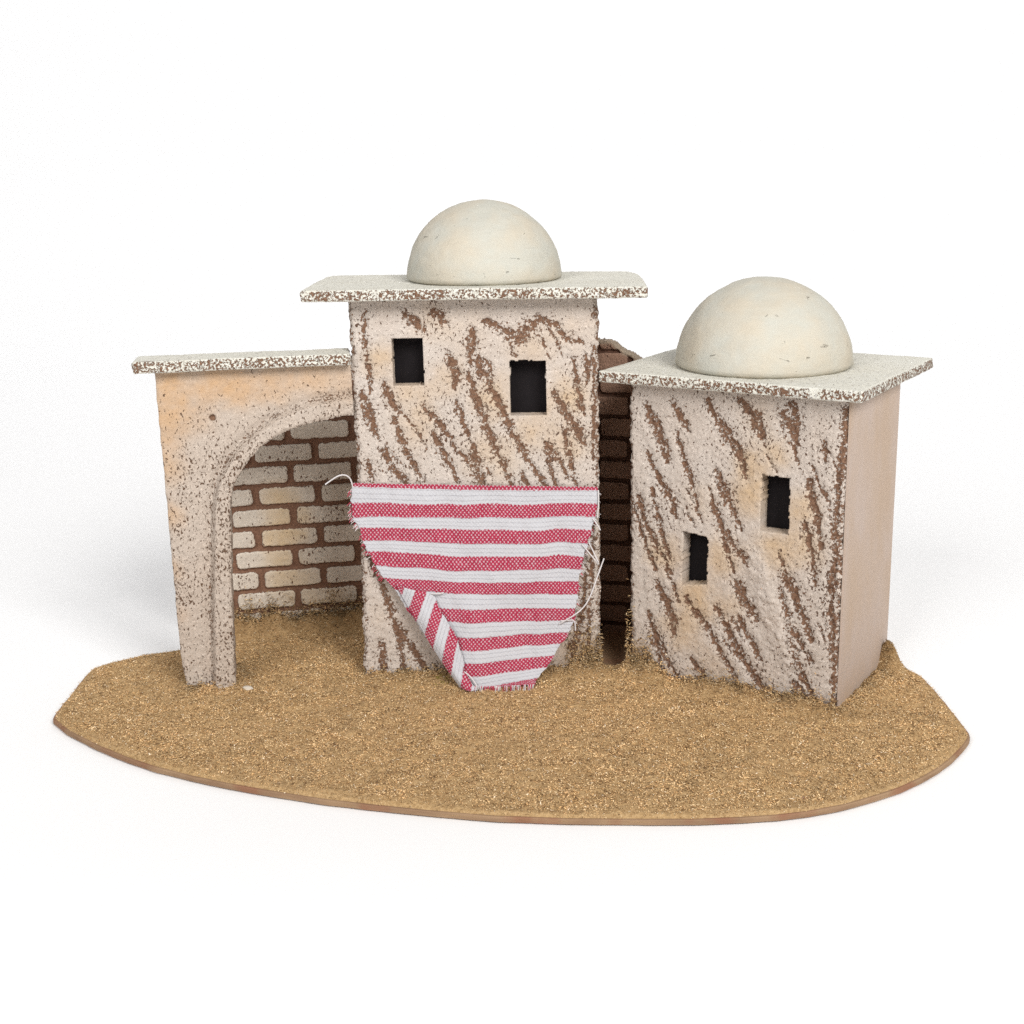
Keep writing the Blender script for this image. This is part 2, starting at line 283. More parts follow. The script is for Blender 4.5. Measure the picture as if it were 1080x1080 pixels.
def relief_panel(name, x0, x1, z0, z1, thick, step, depth_fn, cut_fn, attr_fn, mat, parent, edge_fn=None):
    """front sheet with real relief facing -y, pierced where cut_fn says so, closed to a slab of the given thickness"""
    nx = int(round((x1-x0)/step)); nz = int(round((z1-z0)/step))
    xs = np.linspace(x0, x1, nx+1); zs = np.linspace(z0, z1, nz+1)
    X, Z = np.meshgrid(xs, zs)
    A = attr_fn(X, Z); Y = depth_fn(X, Z, A)
    xc = (X[:-1, :-1]+X[1:, 1:])/2; zc = (Z[:-1, :-1]+Z[1:, 1:])/2
    keep = ~cut_fn(xc, zc)
    XX = X.copy(); ZZ = Z.copy()
    if edge_fn is not None: XX, ZZ = edge_fn(XX, ZZ)
    ids = np.arange((nx+1)*(nz+1)).reshape(nz+1, nx+1)
    q = np.stack([ids[:-1, :-1], ids[:-1, 1:], ids[1:, 1:], ids[1:, :-1]], -1)[keep]
    V = np.stack([XX.ravel(), Y.ravel(), ZZ.ravel()], 1)
    e = np.concatenate([q[:, [0, 1]], q[:, [1, 2]], q[:, [2, 3]], q[:, [3, 0]]])
    key = np.sort(e, 1); kk = key[:, 0].astype(np.int64)*len(V)*2+key[:, 1]
    u, inv, cnt = np.unique(kk, return_inverse=True, return_counts=True)
    be = e[cnt[inv] == 1]
    layers = max(2, int(round(thick/.12)))
    bv = np.unique(be); pos = np.full(len(V), -1); pos[bv] = np.arange(len(bv))
    base = V[bv]; allV = [V]; prev = bv; faces = [q]; allidx = [np.arange(len(V))]
    off = len(V)
    for L in range(1, layers+1):
        f = L/layers
        P = base.copy(); P[:, 1] = base[:, 1]*(1-f)+thick*f
        jit = (vnoise(base[:, 0]*6+L*5.3, base[:, 2]*6+L*3.1, L)-.5)*.025
        P[:, 0] += jit; P[:, 2] += jit[::-1]*.6
        cur = np.arange(len(bv))+off; off += len(bv)
        a, b = be[:, 0], be[:, 1]
        faces.append(np.stack([prev[pos[a]], cur[pos[a]], cur[pos[b]], prev[pos[b]]], 1))
        allV.append(P); prev = cur; allidx.append(bv)
    # back sheet
    mp = np.full(len(V), -1); mp[bv] = prev
    used = np.unique(q); inner = used[mp[used] < 0]
    P = V[inner].copy(); P[:, 1] = thick
    mp[inner] = np.arange(len(inner))+off
    allV.append(P); allidx.append(inner)
    faces.append(mp[q][:, ::-1])
    V = np.concatenate(allV); F = np.concatenate(faces); idx = np.concatenate(allidx)
    at = {k: v.ravel()[idx] for k, v in A.items()}
    side = np.ones(len(V), bool); side[:(nx+1)*(nz+1)] = False
    # drop loose vertices
    usedv = np.unique(F); re = np.full(len(V), -1); re[usedv] = np.arange(len(usedv))
    return make_mesh(name, V[usedv], re[F], mat, parent, {k: v[usedv] for k, v in at.items()})

def rough_box(name, lo, hi, step, r, mat, parent, amp=.03, side_gouge=.61, warp=None, top_fleck=0.):
    lo = np.array(lo, float); hi = np.array(hi, float); V = []; F = []; off = 0
    for ax in range(3):
        a, b = [i for i in range(3) if i != ax]
        na = max(2, int((hi[a]-lo[a])/step)); nb = max(2, int((hi[b]-lo[b])/step))
        ga, gb = np.meshgrid(np.linspace(lo[a], hi[a], na+1), np.linspace(lo[b], hi[b], nb+1))
        ids = np.arange(ga.size).reshape(ga.shape)
        q = np.stack([ids[:-1, :-1], ids[:-1, 1:], ids[1:, 1:], ids[1:, :-1]], -1).reshape(-1, 4)
        for s in (0, 1):
            P = np.zeros((ga.size, 3)); P[:, a] = ga.ravel(); P[:, b] = gb.ravel(); P[:, ax] = (lo, hi)[s][ax]
            flip = (s == 0) ^ (ax == 1)
            F.append((q[:, ::-1] if flip else q)+off); V.append(P); off += len(P)
    V = np.concatenate(V); F = np.concatenate(F)
    key = np.round(V*1000).astype(np.int64)
    _, first, inv = np.unique(key, axis=0, return_index=True, return_inverse=True)
    V = V[first]; F = inv.reshape(-1)[F]
    inner = np.clip(V, lo+r, hi-r); d = V-inner; L = np.linalg.norm(d, axis=1, keepdims=True)
    onside = (np.abs(V[:, 2]-hi[2]) > 1e-6) & (np.abs(V[:, 2]-lo[2]) > 1e-6)
    near = np.minimum.reduce([V[:, 0]-lo[0], hi[0]-V[:, 0], V[:, 1]-lo[1], hi[1]-V[:, 1]])
    V = inner+d/np.maximum(L, 1e-9)*r
    n = d/np.maximum(L, 1e-9)
    k = (fbm(V[:, 0]*4+V[:, 2]*3, V[:, 1]*4+V[:, 2]*5, 1, 3)-.5)
    V = V+n*(k*amp*2)[:, None]*np.where(onside, 1.5, .5)[:, None]
    big = (fbm(V[:, 0]*.35, V[:, 1]*.35+V[:, 2], 5, 2)-.5)
    V[:, 2] += big*.06
    g = np.where(onside, side_gouge+.3*(fbm(V[:, 0]*1.2, V[:, 1]*1.2, 4, 2)-.5), np.where(near < .06, .2, 0.))
    if warp is not None: V = warp(V)
    return make_mesh(name, V, F, mat, parent, {'gouge': g, 'tan': np.where(onside, 0., .0)*g, 'fleck': np.full(len(V), top_fleck)})

def box(name, lo, hi, mat, parent, bev=.02):
    bm = bmesh.new(); bmesh.ops.create_cube(bm, size=1)
    for v in bm.verts:
        v.co = [(lo[i]+hi[i])/2+v.co[i]*(hi[i]-lo[i]) for i in range(3)]
    bmesh.ops.bevel(bm, geom=bm.edges[:], offset=bev, segments=2, affect='EDGES')
    me = bpy.data.meshes.new(name); 
    for v in bm.verts: v.co *= U
    bm.to_mesh(me); bm.free(); me.materials.append(mat)
    o = bpy.data.objects.new(name, me); COL.objects.link(o); o.parent = parent
    return o

def dome(name, c, r, parent, squash=1., seed=0):
    nu, nv = 120, 44; V = []; F = []
    for j in range(nv+1):
        t = j/nv*math.pi/2
        for i in range(nu):
            p = 2*math.pi*i/nu
            V.append((math.cos(p)*math.cos(t), math.sin(p)*math.cos(t), math.sin(t)))
    V = np.array(V)
    n = fbm(V[:, 0]*1.6+V[:, 2]+seed, V[:, 1]*1.6-V[:, 2]+seed, seed, 3)-.5
    f = fbm(V[:, 0]*9+seed, V[:, 2]*14+V[:, 1]*5, seed+1, 3)-.5
    d2 = np.clip(fbm(V[:, 0]*3.1+seed, V[:, 2]*3.7+V[:, 1]*2.2, seed+2, 2)-.6, 0, 1)
    R = r*(1+n*.02+f*.010-d2*.03)
    P = V*R[:, None]; P[:, 2] *= squash
    low = V[:, 2] < .035                          # the rim is turned in a little where it sits on the roof
    P[low, :2] *= .955
    P = np.concatenate([P, [[0, 0, 0]]])
    for j in range(nv):
        for i in range(nu):
            a = j*nu+i; b = j*nu+(i+1) % nu
            F.append((a, b, b+nu, a+nu))
    P += np.array(c)
    F += [(i2, i1, len(P)-1) for i1, i2 in [(i, (i+1) % nu) for i in range(nu)]]
    return make_mesh(name, P, F, M_DOME, parent)

def tube(name, pts, rad, mat, parent):
    cu = bpy.data.curves.new(name, 'CURVE'); cu.dimensions = '3D'; cu.bevel_depth = rad*U; cu.bevel_resolution = 2
    sp = cu.splines.new('NURBS'); sp.points.add(len(pts)-1); sp.use_endpoint_u = True; sp.order_u = 3; sp.resolution_u = 8
    for p, q in zip(sp.points, pts): p.co = (q[0]*U, q[1]*U, q[2]*U, 1)
    tmp = bpy.data.objects.new('tmp', cu); COL.objects.link(tmp)
    bpy.context.view_layer.update()
    me = bpy.data.meshes.new_from_object(tmp.evaluated_get(bpy.context.evaluated_depsgraph_get()))
    bpy.data.objects.remove(tmp); bpy.data.curves.remove(cu)
    me.name = name; me.materials.clear(); me.materials.append(mat)
    for p in me.polygons: p.use_smooth = True
    o = bpy.data.objects.new(name, me); COL.objects.link(o); o.parent = parent
    return o

# ---------------------------------------------------------------- measured layout (cm)
TALL = dict(x=-7.98, y=0., yaw=.0031, w=9.40, d=5.0, h=15.02)
SMALL = dict(x=2.5465, y=.3365, yaw=-.5447, w=8.716, d=5.725, h=11.753)
ARCH = dict(x=-15.02, y=-1.207, yaw=.1867, w=7.17, h=12.61)
BRICKL = dict(x=-12., y=5.3, yaw=.2)
BRICKR = dict(x=2.07, y=5.1, yaw=-.25)
def to_world(f, a, b, z=0.):
    c, s = math.cos(f['yaw']), math.sin(f['yaw'])
    return np.array([f['x']+a*c-b*s, f['y']+a*s+b*c, z])
FLOOR = -.36

# ---------------------------------------------------------------- setting
def backdrop():
    k = NT('white_paper'); k.color((.88, .88, .885)); k.b.inputs['Roughness'].default_value = 1.; k.b.inputs['Specular IOR Level'].default_value = 0.
    prof = [(-160, FLOOR), (70, FLOOR)]
    for i in range(1, 17):
        t = i/16*math.pi/2
        prof.append((70+60*math.sin(t), FLOOR+60*(1-math.cos(t))))
    prof.append((130, 200))
    V = []; F = []
    for i, (y, z) in enumerate(prof):
        V += [(-260, y, z), (260, y, z)]
        if i: F.append((2*i-2, 2*i-1, 2*i+1, 2*i))
    o = make_mesh('backdrop', V, F, k.m)
    tag(o, kind='structure')
backdrop()

# ---------------------------------------------------------------- base board with its sawdust sand
OUT = [(-19.42, -3.2), (-19.58, 0.75), (-19.56, 1.3), (-19.27, 1.78), (-18.56, 2.39), (-17.5, 3.05), (-16.58, 3.42), (-14.6, 5.2), (-12.5, 7.0), (-9.5, 7.7), (-4, 7.8), (2, 7.6), (7.5, 6.6), (11.2, 4.2), (12.3, 2.2), (12.75, 0.8), (13.18, 0.43), (13.64, 0.1), (14.15, -0.52), (14.31, -2.18), (14.38, -3.73), (14.45, -5.9), (14.36, -6.36), (13.9, -7.12), (13.25, -8.01), (12.58, -8.78), (11.85, -9.46), (10.96, -10.15), (10.05, -10.69), (8.85, -11.3), (7.65, -11.71), (6.62, -11.93), (5.43, -12.05), (4.05, -12.13), (2.53, -12.09), (0.02, -11.98), (-2.35, -11.73), (-4.22, -11.36), (-6.07, -10.92), (-7.87, -10.45), (-9.7, -9.83), (-11.29, -9.23), (-12.76, -8.59), (-14.32, -7.79), (-15.55, -7.0), (-16.94, -5.95), (-18.46, -4.61), (-19.35, -3.56)]
_o = np.array(OUT)
_d = np.concatenate([[0], np.cumsum(np.linalg.norm(np.roll(_o, -1, 0)-_o, axis=1))])
_cl = np.vstack([_o, _o[:1]]); _s = np.linspace(0, _d[-1], 721)[:-1]
RING = np.stack([np.interp(_s, _d, _cl[:, 0]), np.interp(_s, _d, _cl[:, 1])], 1)
for _ in range(1): RING = (np.roll(RING, 1, 0)+2*RING+np.roll(RING, -1, 0))/4

def footprint_dist(x, y, f, d, x0=0., w=None):
    """signed distance to a rectangle standing on the board"""
    w = f['w'] if w is None else w
    c, s = math.cos(f['yaw']), math.sin(f['yaw'])
    a = (x-f['x'])*c+(y-f['y'])*s-x0; b = -(x-f['x'])*s+(y-f['y'])*c
    dx = np.maximum(-a, a-w); dy = np.maximum(-b, b-d)
    return np.where((dx > 0) | (dy > 0), np.hypot(np.maximum(dx, 0), np.maximum(dy, 0)), np.maximum(dx, dy))
HEAPS = []
def heap_line(f, pts, amp, rad):
    n = 26
    for i in range(n+1):
        t = i/n; a = pts[0][0]*(1-t)+pts[1][0]*t; b = pts[0][1]*(1-t)+pts[1][1]*t
        p = to_world(f, a, b); k = .65+.7*vnoise(np.array([p[0]*2.3]), np.array([p[1]*2.3+amp]), 2)[0]
        HEAPS.append((p[0], p[1], amp*k, rad))
heap_line(BRICKL, ((-3.0, -.10), (4.0, -.10)), .72, .42)
heap_line(SMALL, ((3.2, -.2), (8.9, -.25)), .22, .32)
heap_line(SMALL, ((-.05, -.12), (1.2, -.15)), .5, .22)
heap_line(SMALL, ((9.0, .1), (9.05, 5.5)), .16, .3)
heap_line(SMALL, ((9.05, 5.2), (9.15, 6.0)), .85, .36)
heap_line(TALL, ((7.2, -.14), (9.4, -.14)), .42, .2)
heap_line(TALL, ((0, -.15), (6., -.2)), .16, .26)
heap_line(ARCH, ((.1, -.2), (2., -.2)), .14, .25)
heap_line(ARCH, ((2.1, .3), (2.15, 1.6)), .3, .28)
HP = np.array(HEAPS)
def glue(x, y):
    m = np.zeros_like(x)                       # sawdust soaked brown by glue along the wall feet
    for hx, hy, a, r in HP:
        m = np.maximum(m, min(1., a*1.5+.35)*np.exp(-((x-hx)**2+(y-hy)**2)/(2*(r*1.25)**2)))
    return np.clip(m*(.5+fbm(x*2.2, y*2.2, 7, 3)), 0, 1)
def bare_mask(x, y):
    a = x-2.0
    return smooth(1.75, 1.4, np.abs(a)+.35*(fbm(x*2, y*2, 3, 3)-.5)) * smooth(.75, 1.2, y+.5*(fbm(x*2.5, y*2.5, 5, 3)-.5))*smooth(6.3, 5.9, y)
def sand_h(x, y):
    h = (fbm(x*.5, y*.5, 1, 2)-.5)*.16+(fbm(x*2.6, y*2.6, 2, 4)-.5)*.2
    m = np.zeros_like(x)
    for hx, hy, a, r in HP:
        m = np.maximum(m, a*np.exp(-((x-hx)**2+(y-hy)**2)/(2*r*r)))
    h = h+m*(.6+.8*fbm(x*3.5, y*3.5, 6, 3))
    b = bare_mask(x, y)
    return h*(1-b)-.16*b

t_base = thing('base_board', 'oval chipboard base plate strewn with golden brown sawdust under the little houses', 'base', (0, 0, FLOOR))
_off = np.array([0, 0, -FLOOR])
# board: three rings with a slightly rounded rim
V = []; F = []; n = len(RING); cen = RING.mean(0)
for z, k in ((-.36, .16), (-.29, .0), (-.15, .0), (-.11, .03)):
    R = RING+(cen-RING)/np.linalg.norm(cen-RING, axis=1, keepdims=True)*(k+.03*(vnoise(np.arange(n)*.21, np.full(n, z*9), 4)-.5)[:, None])
    V.append(np.column_stack([R, np.full(n, z)]))
V = np.concatenate(V)+_off
F = [(r*n+i, r*n+(i+1) % n, (r+1)*n+(i+1) % n, (r+1)*n+i) for r in range(3) for i in range(n)]
F.append(tuple(range(n))[::-1]) ; F.append(tuple(3*n+i for i in range(n)))
_area = np.sum(RING[:, 0]*np.roll(RING[:, 1], -1)-np.roll(RING[:, 0], -1)*RING[:, 1])
if _area < 0: F = [f[::-1] for f in F]
make_mesh('board', V, F, M_BOARD, t_base, smooth_shade=False)
# sand sheet: concentric rings that close on the centre line
nr = 170; ax_y = np.array([-2.6]); rows = []
for j in range(nr+1):
    t = (j/nr)
    core = np.column_stack([np.clip(RING[:, 0], -13, 8.5), np.full(n, -2.6)])
    rows.append(RING*(1-t)+core*t)
G = np.array(rows); x, y = G[..., 0], G[..., 1]
edge = np.minimum(np.linalg.norm(G-RING[None], axis=2), 9)
z = sand_h(x, y); z = z*smooth(0, .5, edge)-.19*(1-smooth(0, .2, edge))
bare = bare_mask(x, y)
ids = np.arange((nr+1)*n).reshape(nr+1, n)
q = np.stack([ids[:-1], np.roll(ids[:-1], -1, 1), np.roll(ids[1:], -1, 1), ids[1:]], -1).reshape(-1, 4)
if _area < 0: q = q[:, ::-1]
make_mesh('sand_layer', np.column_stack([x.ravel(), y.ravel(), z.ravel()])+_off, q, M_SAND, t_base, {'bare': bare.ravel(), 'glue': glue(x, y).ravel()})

def in_ring(x, y, shrink=0.): return in_poly(x, y, [tuple(p) for p in RING[::3]])
def chips():
    N = 120000
    x = RNG.uniform(-19.7, 14.4, N); y = RNG.uniform(-12.7, 7.9, N)
    ok = in_ring(x, y)
    ok &= footprint_dist(x, y, TALL, TALL['d']) > .0
    ok &= footprint_dist(x, y, SMALL, SMALL['d']) > .0
    ok &= footprint_dist(x, y, ARCH, .9, 0, 2.) > .0
    ok &= (bare_mask(x, y) < RNG.uniform(.05, .9, N))
    x, y = x[ok], y[ok]
    # extra chips on the heaps
    k = HP[RNG.integers(0, len(HP), 16000)]
    hx = k[:, 0]+RNG.normal(0, 1, len(k))*k[:, 3]*.8; hy = k[:, 1]+RNG.normal(0, 1, len(k))*k[:, 3]*.8
    okh = (footprint_dist(hx, hy, TALL, TALL['d']) > 0) & (footprint_dist(hx, hy, SMALL, SMALL['d']) > 0) & in_ring(hx, hy)
    x = np.concatenate([x, hx[okh]]); y = np.concatenate([y, hy[okh]])
    rim = np.concatenate([np.min(np.hypot(a[:, None]-RING[None, ::2, 0], b[:, None]-RING[None, ::2, 1]), 1) for a, b in zip(np.array_split(x, 24), np.array_split(y, 24))])
    x, y, rim = x[rim > .10], y[rim > .10], rim[rim > .10]
    nb = len(x); lift = np.zeros(nb)
    # crumbs glued to the feet of the walls
    for f, a0, a1, b0, n_, hgt, fall in ((SMALL, -.05, 1.1, -.06, 700, .45, 1.), (SMALL, 1.0, 8.7, -.10, 1500, .13, 1.), (TALL, 8.0, 9.42, -.06, 750, .42, -1.), (TALL, .0, 8., -.08, 700, .10, 1.), (BRICKL, -3., 3.7, -.10, 1500, .30, 1.), (ARCH, .05, 2., -.25, 250, .08, 1.)):
        a = RNG.uniform(0, 1, n_)**(1.6 if hgt > .4 else 1.)
        if fall < 0: a = 1-a
        a = a0+(a1-a0)*a; b = b0-np.abs(RNG.normal(0, .06, n_))
        c, s_ = math.cos(f['yaw']), math.sin(f['yaw'])
        px, py = f['x']+a*c-b*s_, f['y']+a*s_+b*c
        x = np.concatenate([x, px]); y = np.concatenate([y, py])
        lift = np.concatenate([lift, RNG.exponential(hgt, n_)*(.4+1.2*vnoise(a*2.3, a*0+hgt*9, 3))])
    rim = np.concatenate([rim, np.full(len(x)-nb, 9.)])
    N = len(x)
    z = lift+sand_h(x, y)*smooth(0, .5, rim)-.17*(1-smooth(0, .2, rim))
    L = RNG.uniform(.03, .095, N)*np.where(RNG.random(N) < .07, 1.8, 1); W = RNG.uniform(.016, .04, N); H = RNG.uniform(.008, .022, N)
    small_ = np.where(rim < .4, .6, 1.)*(.7+.75*fbm(x*.9, y*.9, 2, 3))*np.where(np.arange(N) < nb, 1, 1.25); L = L*small_; W = W*small_
    yaw = RNG.uniform(0, 2*np.pi, N); pit = RNG.normal(0, .27, N)*np.where(rim < .4, .35, 1)
    e = np.stack([np.cos(yaw)*np.cos(pit), np.sin(yaw)*np.cos(pit), np.sin(pit)], 1)
    s = np.stack([-np.sin(yaw), np.cos(yaw), RNG.normal(0, .25, N)], 1)
    u = np.cross(e, s)
    c = np.stack([x, y, z+RNG.uniform(.0, .04, N)], 1)+_off
    a = c-e*L[:, None]-s*(W*.6)[:, None]; b = c+e*L[:, None]*RNG.uniform(.6, 1, N)[:, None]
    d = c-e*(L*.5)[:, None]+s*W[:, None]; t = c+u*H[:, None]
    V = np.stack([a, b, d, t], 1).reshape(-1, 3)
    i = np.arange(N)*4
    F = np.concatenate([np.stack([i, i+1, i+3], 1), np.stack([i+1, i+2, i+3], 1), np.stack([i+2, i, i+3], 1), np.stack([i, i+2, i+1], 1)])
    pal = np.array([1.45, 1.58, 1.8])*np.array([(.50, .32, .15), (.42, .25, .105), (.34, .19, .075), (.58, .40, .21), (.17, .09, .038), (.62, .47, .30), (.47, .27, .12)])
    pick = RNG.choice(len(pal), N, p=[.31, .24, .16, .10, .12, .02, .05])
    colr = pal[pick]*RNG.normal(1, .11, N).clip(.6, 1.4)[:, None]*1.06
    colr *= (.55+.9*fbm(x*1.7, y*1.7, 3, 5, .65))[:, None]
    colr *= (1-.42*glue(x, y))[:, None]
    colr[nb:] *= RNG.uniform(.7, 1.35, len(x)-nb)[:, None]
    mossy = np.hypot(x+4.95, y+.75) < .35
    colr[mossy & (RNG.random(N) < .5)] = (.36, .28, .07)
    C = np.column_stack([np.repeat(colr, 4, 0), np.ones(4*N)])
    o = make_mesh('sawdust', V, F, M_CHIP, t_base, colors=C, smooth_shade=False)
    tag(o, kind='stuff')
chips()
# a pale crumb of cork lying at the foot of the arch
bm = bmesh.new(); bmesh.ops.create_icosphere(bm, subdivisions=3, radius=1)
for v in bm.verts:
    p = v.co.copy(); k = 1+.5*(float(vnoise(np.array([p.x*2+p.z*3+9]), np.array([p.y*2+p.z+4]), 2)[0])-.5)
    v.co = (-12.5+p.x*.20*k, -1.25+p.y*.13*k, .07+p.z*.09*k)
    v.co *= U
me = bpy.data.meshes.new('cork_crumb'); bm.to_mesh(me); bm.free()
me.materials.append(plain('pale_crumb', (.6, .54, .46)))
crumb = bpy.data.objects.new('cork_crumb', me); COL.objects.link(crumb)
tag(crumb, 'tiny pale crumb lying on the sawdust at the foot of the arch', 'crumb')

# ---------------------------------------------------------------- houses
def facade(f, strokes, tans, holes, parent, seed, white=()):
    w, h = f['w'], f['h']
    def attrs(X, Z):
        rs = np.random.default_rng(seed+40); extra = []
        for _ in range(26):                           # shorter, thinner scrapes between the deep ones
            x0, z0 = rs.uniform(.3, w-.5), rs.uniform(1., h-.8); L = rs.uniform(.5, 1.5)
            if any(abs(x0-np.mean(P, 0)[0]) < 1.1 and abs(z0-np.mean(P, 0)[1]) < 1.7 for P in holes): continue
            if any(np.hypot(x0-q[0], z0-q[1]) < q[2]*1.6 for q in white): continue
            extra.append((rs.uniform(.07, .14), [(x0, z0), (x0+L*rs.uniform(.22, .36), z0-L*.5), (x0+L*rs.uniform(.42, .6), z0-L)]))
        g = np.maximum(stroke_mask(X, Z, strokes, seed), .9*stroke_mask(X, Z, extra, seed+1))
        edge = np.minimum(X, w-X)
        n = fbm(X*4, Z*4, seed+3, 3)
        g = np.maximum(g, smooth(.26, .0, edge+(n-.5)*.5)*.62)
        fl = (fbm(X*.6, Z*.6, seed+1, 3)-.5)*.16
        near = np.full(X.shape, 9.)
        for P in holes:
            cx, cz = np.mean(P, 0); hx = (max(p[0] for p in P)-min(p[0] for p in P))/2; hz = (max(p[1] for p in P)-min(p[1] for p in P))/2
            near = np.minimum(near, np.maximum(np.abs(X-cx)-hx, np.abs(Z-cz)-hz))
        fl = fl-smooth(.6, .1, near)*.05
        g = g*smooth(.0, .18, near)
        wb = np.zeros_like(X)
        for x, z, r in white: wb = np.maximum(wb, smooth(1.3, .2, np.hypot((X-x)*1.2+(Z-z)*.45, (Z-z)*.55)/r+(n-.5)*.9))
        g = g*(1-.75*wb)
        return {'gouge': g, 'tan': blobs(X, Z, tans, seed)*(1-wb), 'fleck': fl-.04*wb, 'wb': wb}
    def depth(X, Z, A):
        y = A['gouge']*.075
        y += (fbm(X*1.3, Z*1.3, seed, 3)-.5)*.06+(fbm(X*8, Z*8, seed+4, 2)-.5)*.045
        y += A['gouge']*(fbm(X*11, Z*11, seed+2, 2)-.5)*.12
        y -= A['wb']*(.05+.12*(fbm(X*4+Z*1.5, Z*4, seed+6, 3)-.3))
        e = np.minimum(X, w-X)
        y += smooth(.14, 0, e)*.09
        return y
    def cut(x, z):
        j = (fbm(x*7, z*7, seed+5, 2)-.5)*.06
        c = np.zeros(x.shape, bool)
        for P in holes: c |= in_poly(x+j, z+j*.7, P)
        return c
    def edge(X, Z):
        n = (fbm(Z*5+seed, X*.2, seed, 3)-.5)*.16
        k = smooth(.35, 0, X)-smooth(.35, 0, w-X)
        X = X+n*k+np.where(k > 0, .03, -.03)*np.abs(k)
        if f is TALL: X = X-.14*smooth(6., 0., Z)*smooth(4., 0., X)
        return X, Z
    return relief_panel('facade', 0, w, -.25, h, .75, .042, depth, cut, attrs, M_FACADE, parent, edge)

def window(P, parent, depth=.62):
    xs = [p[0] for p in P]; zs = [p[1] for p in P]
    return box('window', (min(xs)-.25, depth+.16, min(zs)-.25), (max(xs)+.25, depth+.22, max(zs)+.25), M_HOLE, parent, .005)

GRP = 'domed houses'
# tall house
tall = thing('domed_house', 'tall cream domed house with a red striped cloth hung on its scraped front', 'house', (TALL['x'], TALL['y'], 0), TALL['yaw'], GRP)
tw = [[(1.599, 13.554), (2.775, 13.554), (2.785, 11.76), (1.59, 11.76)], [(6.013, 12.66), (7.381, 12.64), (7.39, 10.538), (6.0, 10.52)]]
facade(TALL, TALL_STROKES, TALL_TAN, tw, tall, 1)
for P in tw: window(P, tall)
w, d, h = TALL['w'], TALL['d'], TALL['h']
for xa, xb in ((.06, .18), (w-.18, w-.06)): box('side_wall', (xa, .78, -.3), (xb, d, h-.01), M_SIDE, tall)
box('back_wall', (.19, d-.14, -.3), (w-.19, d-.01, h-.02), M_SIDE, tall)
def chop(V):
    V = V.copy(); k = np.maximum(0, (V[:, 1]-3.4)/2.25)
    lim = w+1.78-.55*k**1.5
    V[:, 0] = np.where(V[:, 0] > lim, lim, V[:, 0]); 
    kl = np.maximum(0, (V[:, 1]-4.4)/1.3); V[:, 0] = np.maximum(V[:, 0], -1.57+.25*kl)
    return V
roof = rough_box('roof', (-1.57, -.89, h+.005), (w+1.78, 5.65, h+.435), .06, .09, M_ROOF, tall, warp=chop)
dome('dome', (w/2+.3, 3.0, h+.43), 3.07, roof, .99, 2)
# small house
small = thing('domed_house', 'shorter cream domed house with a smooth bare right side and no cloth', 'house', (SMALL['x'], SMALL['y'], 0), SMALL['yaw'], GRP)
sw = [[(2.36, 6.12), (3.415, 6.02), (3.40, 4.12), (2.28, 3.92)], [(5.52, 8.72), (6.645, 8.70), (6.644, 6.56), (5.49, 6.54)]]
facade(SMALL, SMALL_STROKES, SMALL_TAN, sw, small, 4, white=[(5.5, 5.1, .5), (6.0, 3.7, .8), (6.6, 2.3, .6)])
for P in sw: window(P, small)
w2, d2, h2 = SMALL['w'], SMALL['d'], SMALL['h']
box('side_wall', (w2-.02, .10, -.3), (w2+.07, d2, h2-.01), M_SIDE, small, .02)
box('side_wall', (.06, .78, -.3), (.18, d2, h2-.01), M_SIDE, small)
box('back_wall', (.19, d2-.14, -.3), (w2-.05, d2-.01, h2-.02), M_SIDE, small)
roof2 = rough_box('roof', (-8.716/2-.9725, -5.725/2-.69, 0), (8.716/2+.671, -5.725/2-.69+8.747, .43), .06, .09, M_ROOF, small)
roof2.location = (w2/2*U, d2/2*U, (h2+.005)*U); roof2.rotation_euler = (0, 0, .0091)
c0 = to_world(SMALL, w2/2, d2/2)
dd = np.array([7.78-c0[0], 1.02-c0[1]]); cy, sy = math.cos(-SMALL['yaw']), math.sin(-SMALL['yaw'])
dome('dome', (dd[0]*cy-dd[1]*sy, dd[0]*sy+dd[1]*cy, .425), 3.40, roof2, 1.0, 5)

# ---------------------------------------------------------------- arched wall
INNER = [(1.98, -.3), (2.10, 3.3), (2.36, 7.6), (2.52, 8.2), (2.863, 8.754), (3.2, 9.22), (3.63, 9.633), (4.15, 9.97), (4.729, 10.235), (5.63, 10.482), (6.3, 10.6), (7.3, 10.72)]
OUTER = [(1.05, -.3), (1.276, 3.36), (1.62, 7.3), (1.75, 7.9), (1.971, 8.547), (2.451, 9.33), (2.9, 9.8), (3.389, 10.195), (4.314, 10.8), (5.0, 11.08), (5.679, 11.283), (7.3, 11.48)]
arch = thing('arched_wall', 'speckled beige cork wall with a rounded archway framing the brickwork', 'arched wall', (ARCH['x'], ARCH['y'], 0), ARCH['yaw'])
def poly_dist(X, Z, pts):
    best = np.full(X.shape, 99.)
    for a, b in zip(pts[:-1], pts[1:]):
        a = np.array(a); b = np.array(b); ab = b-a
        t = np.clip(((X-a[0])*ab[0]+(Z-a[1])*ab[1])/(ab@ab), 0, 1)
        best = np.minimum(best, np.hypot(X-a[0]-t*ab[0], Z-a[1]-t*ab[1]))
    return best
PIN = INNER+[(9, 10.72), (9, -1), (1.98, -1)]; POUT = OUTER+[(9, 11.48), (9, -1), (1.05, -1)]
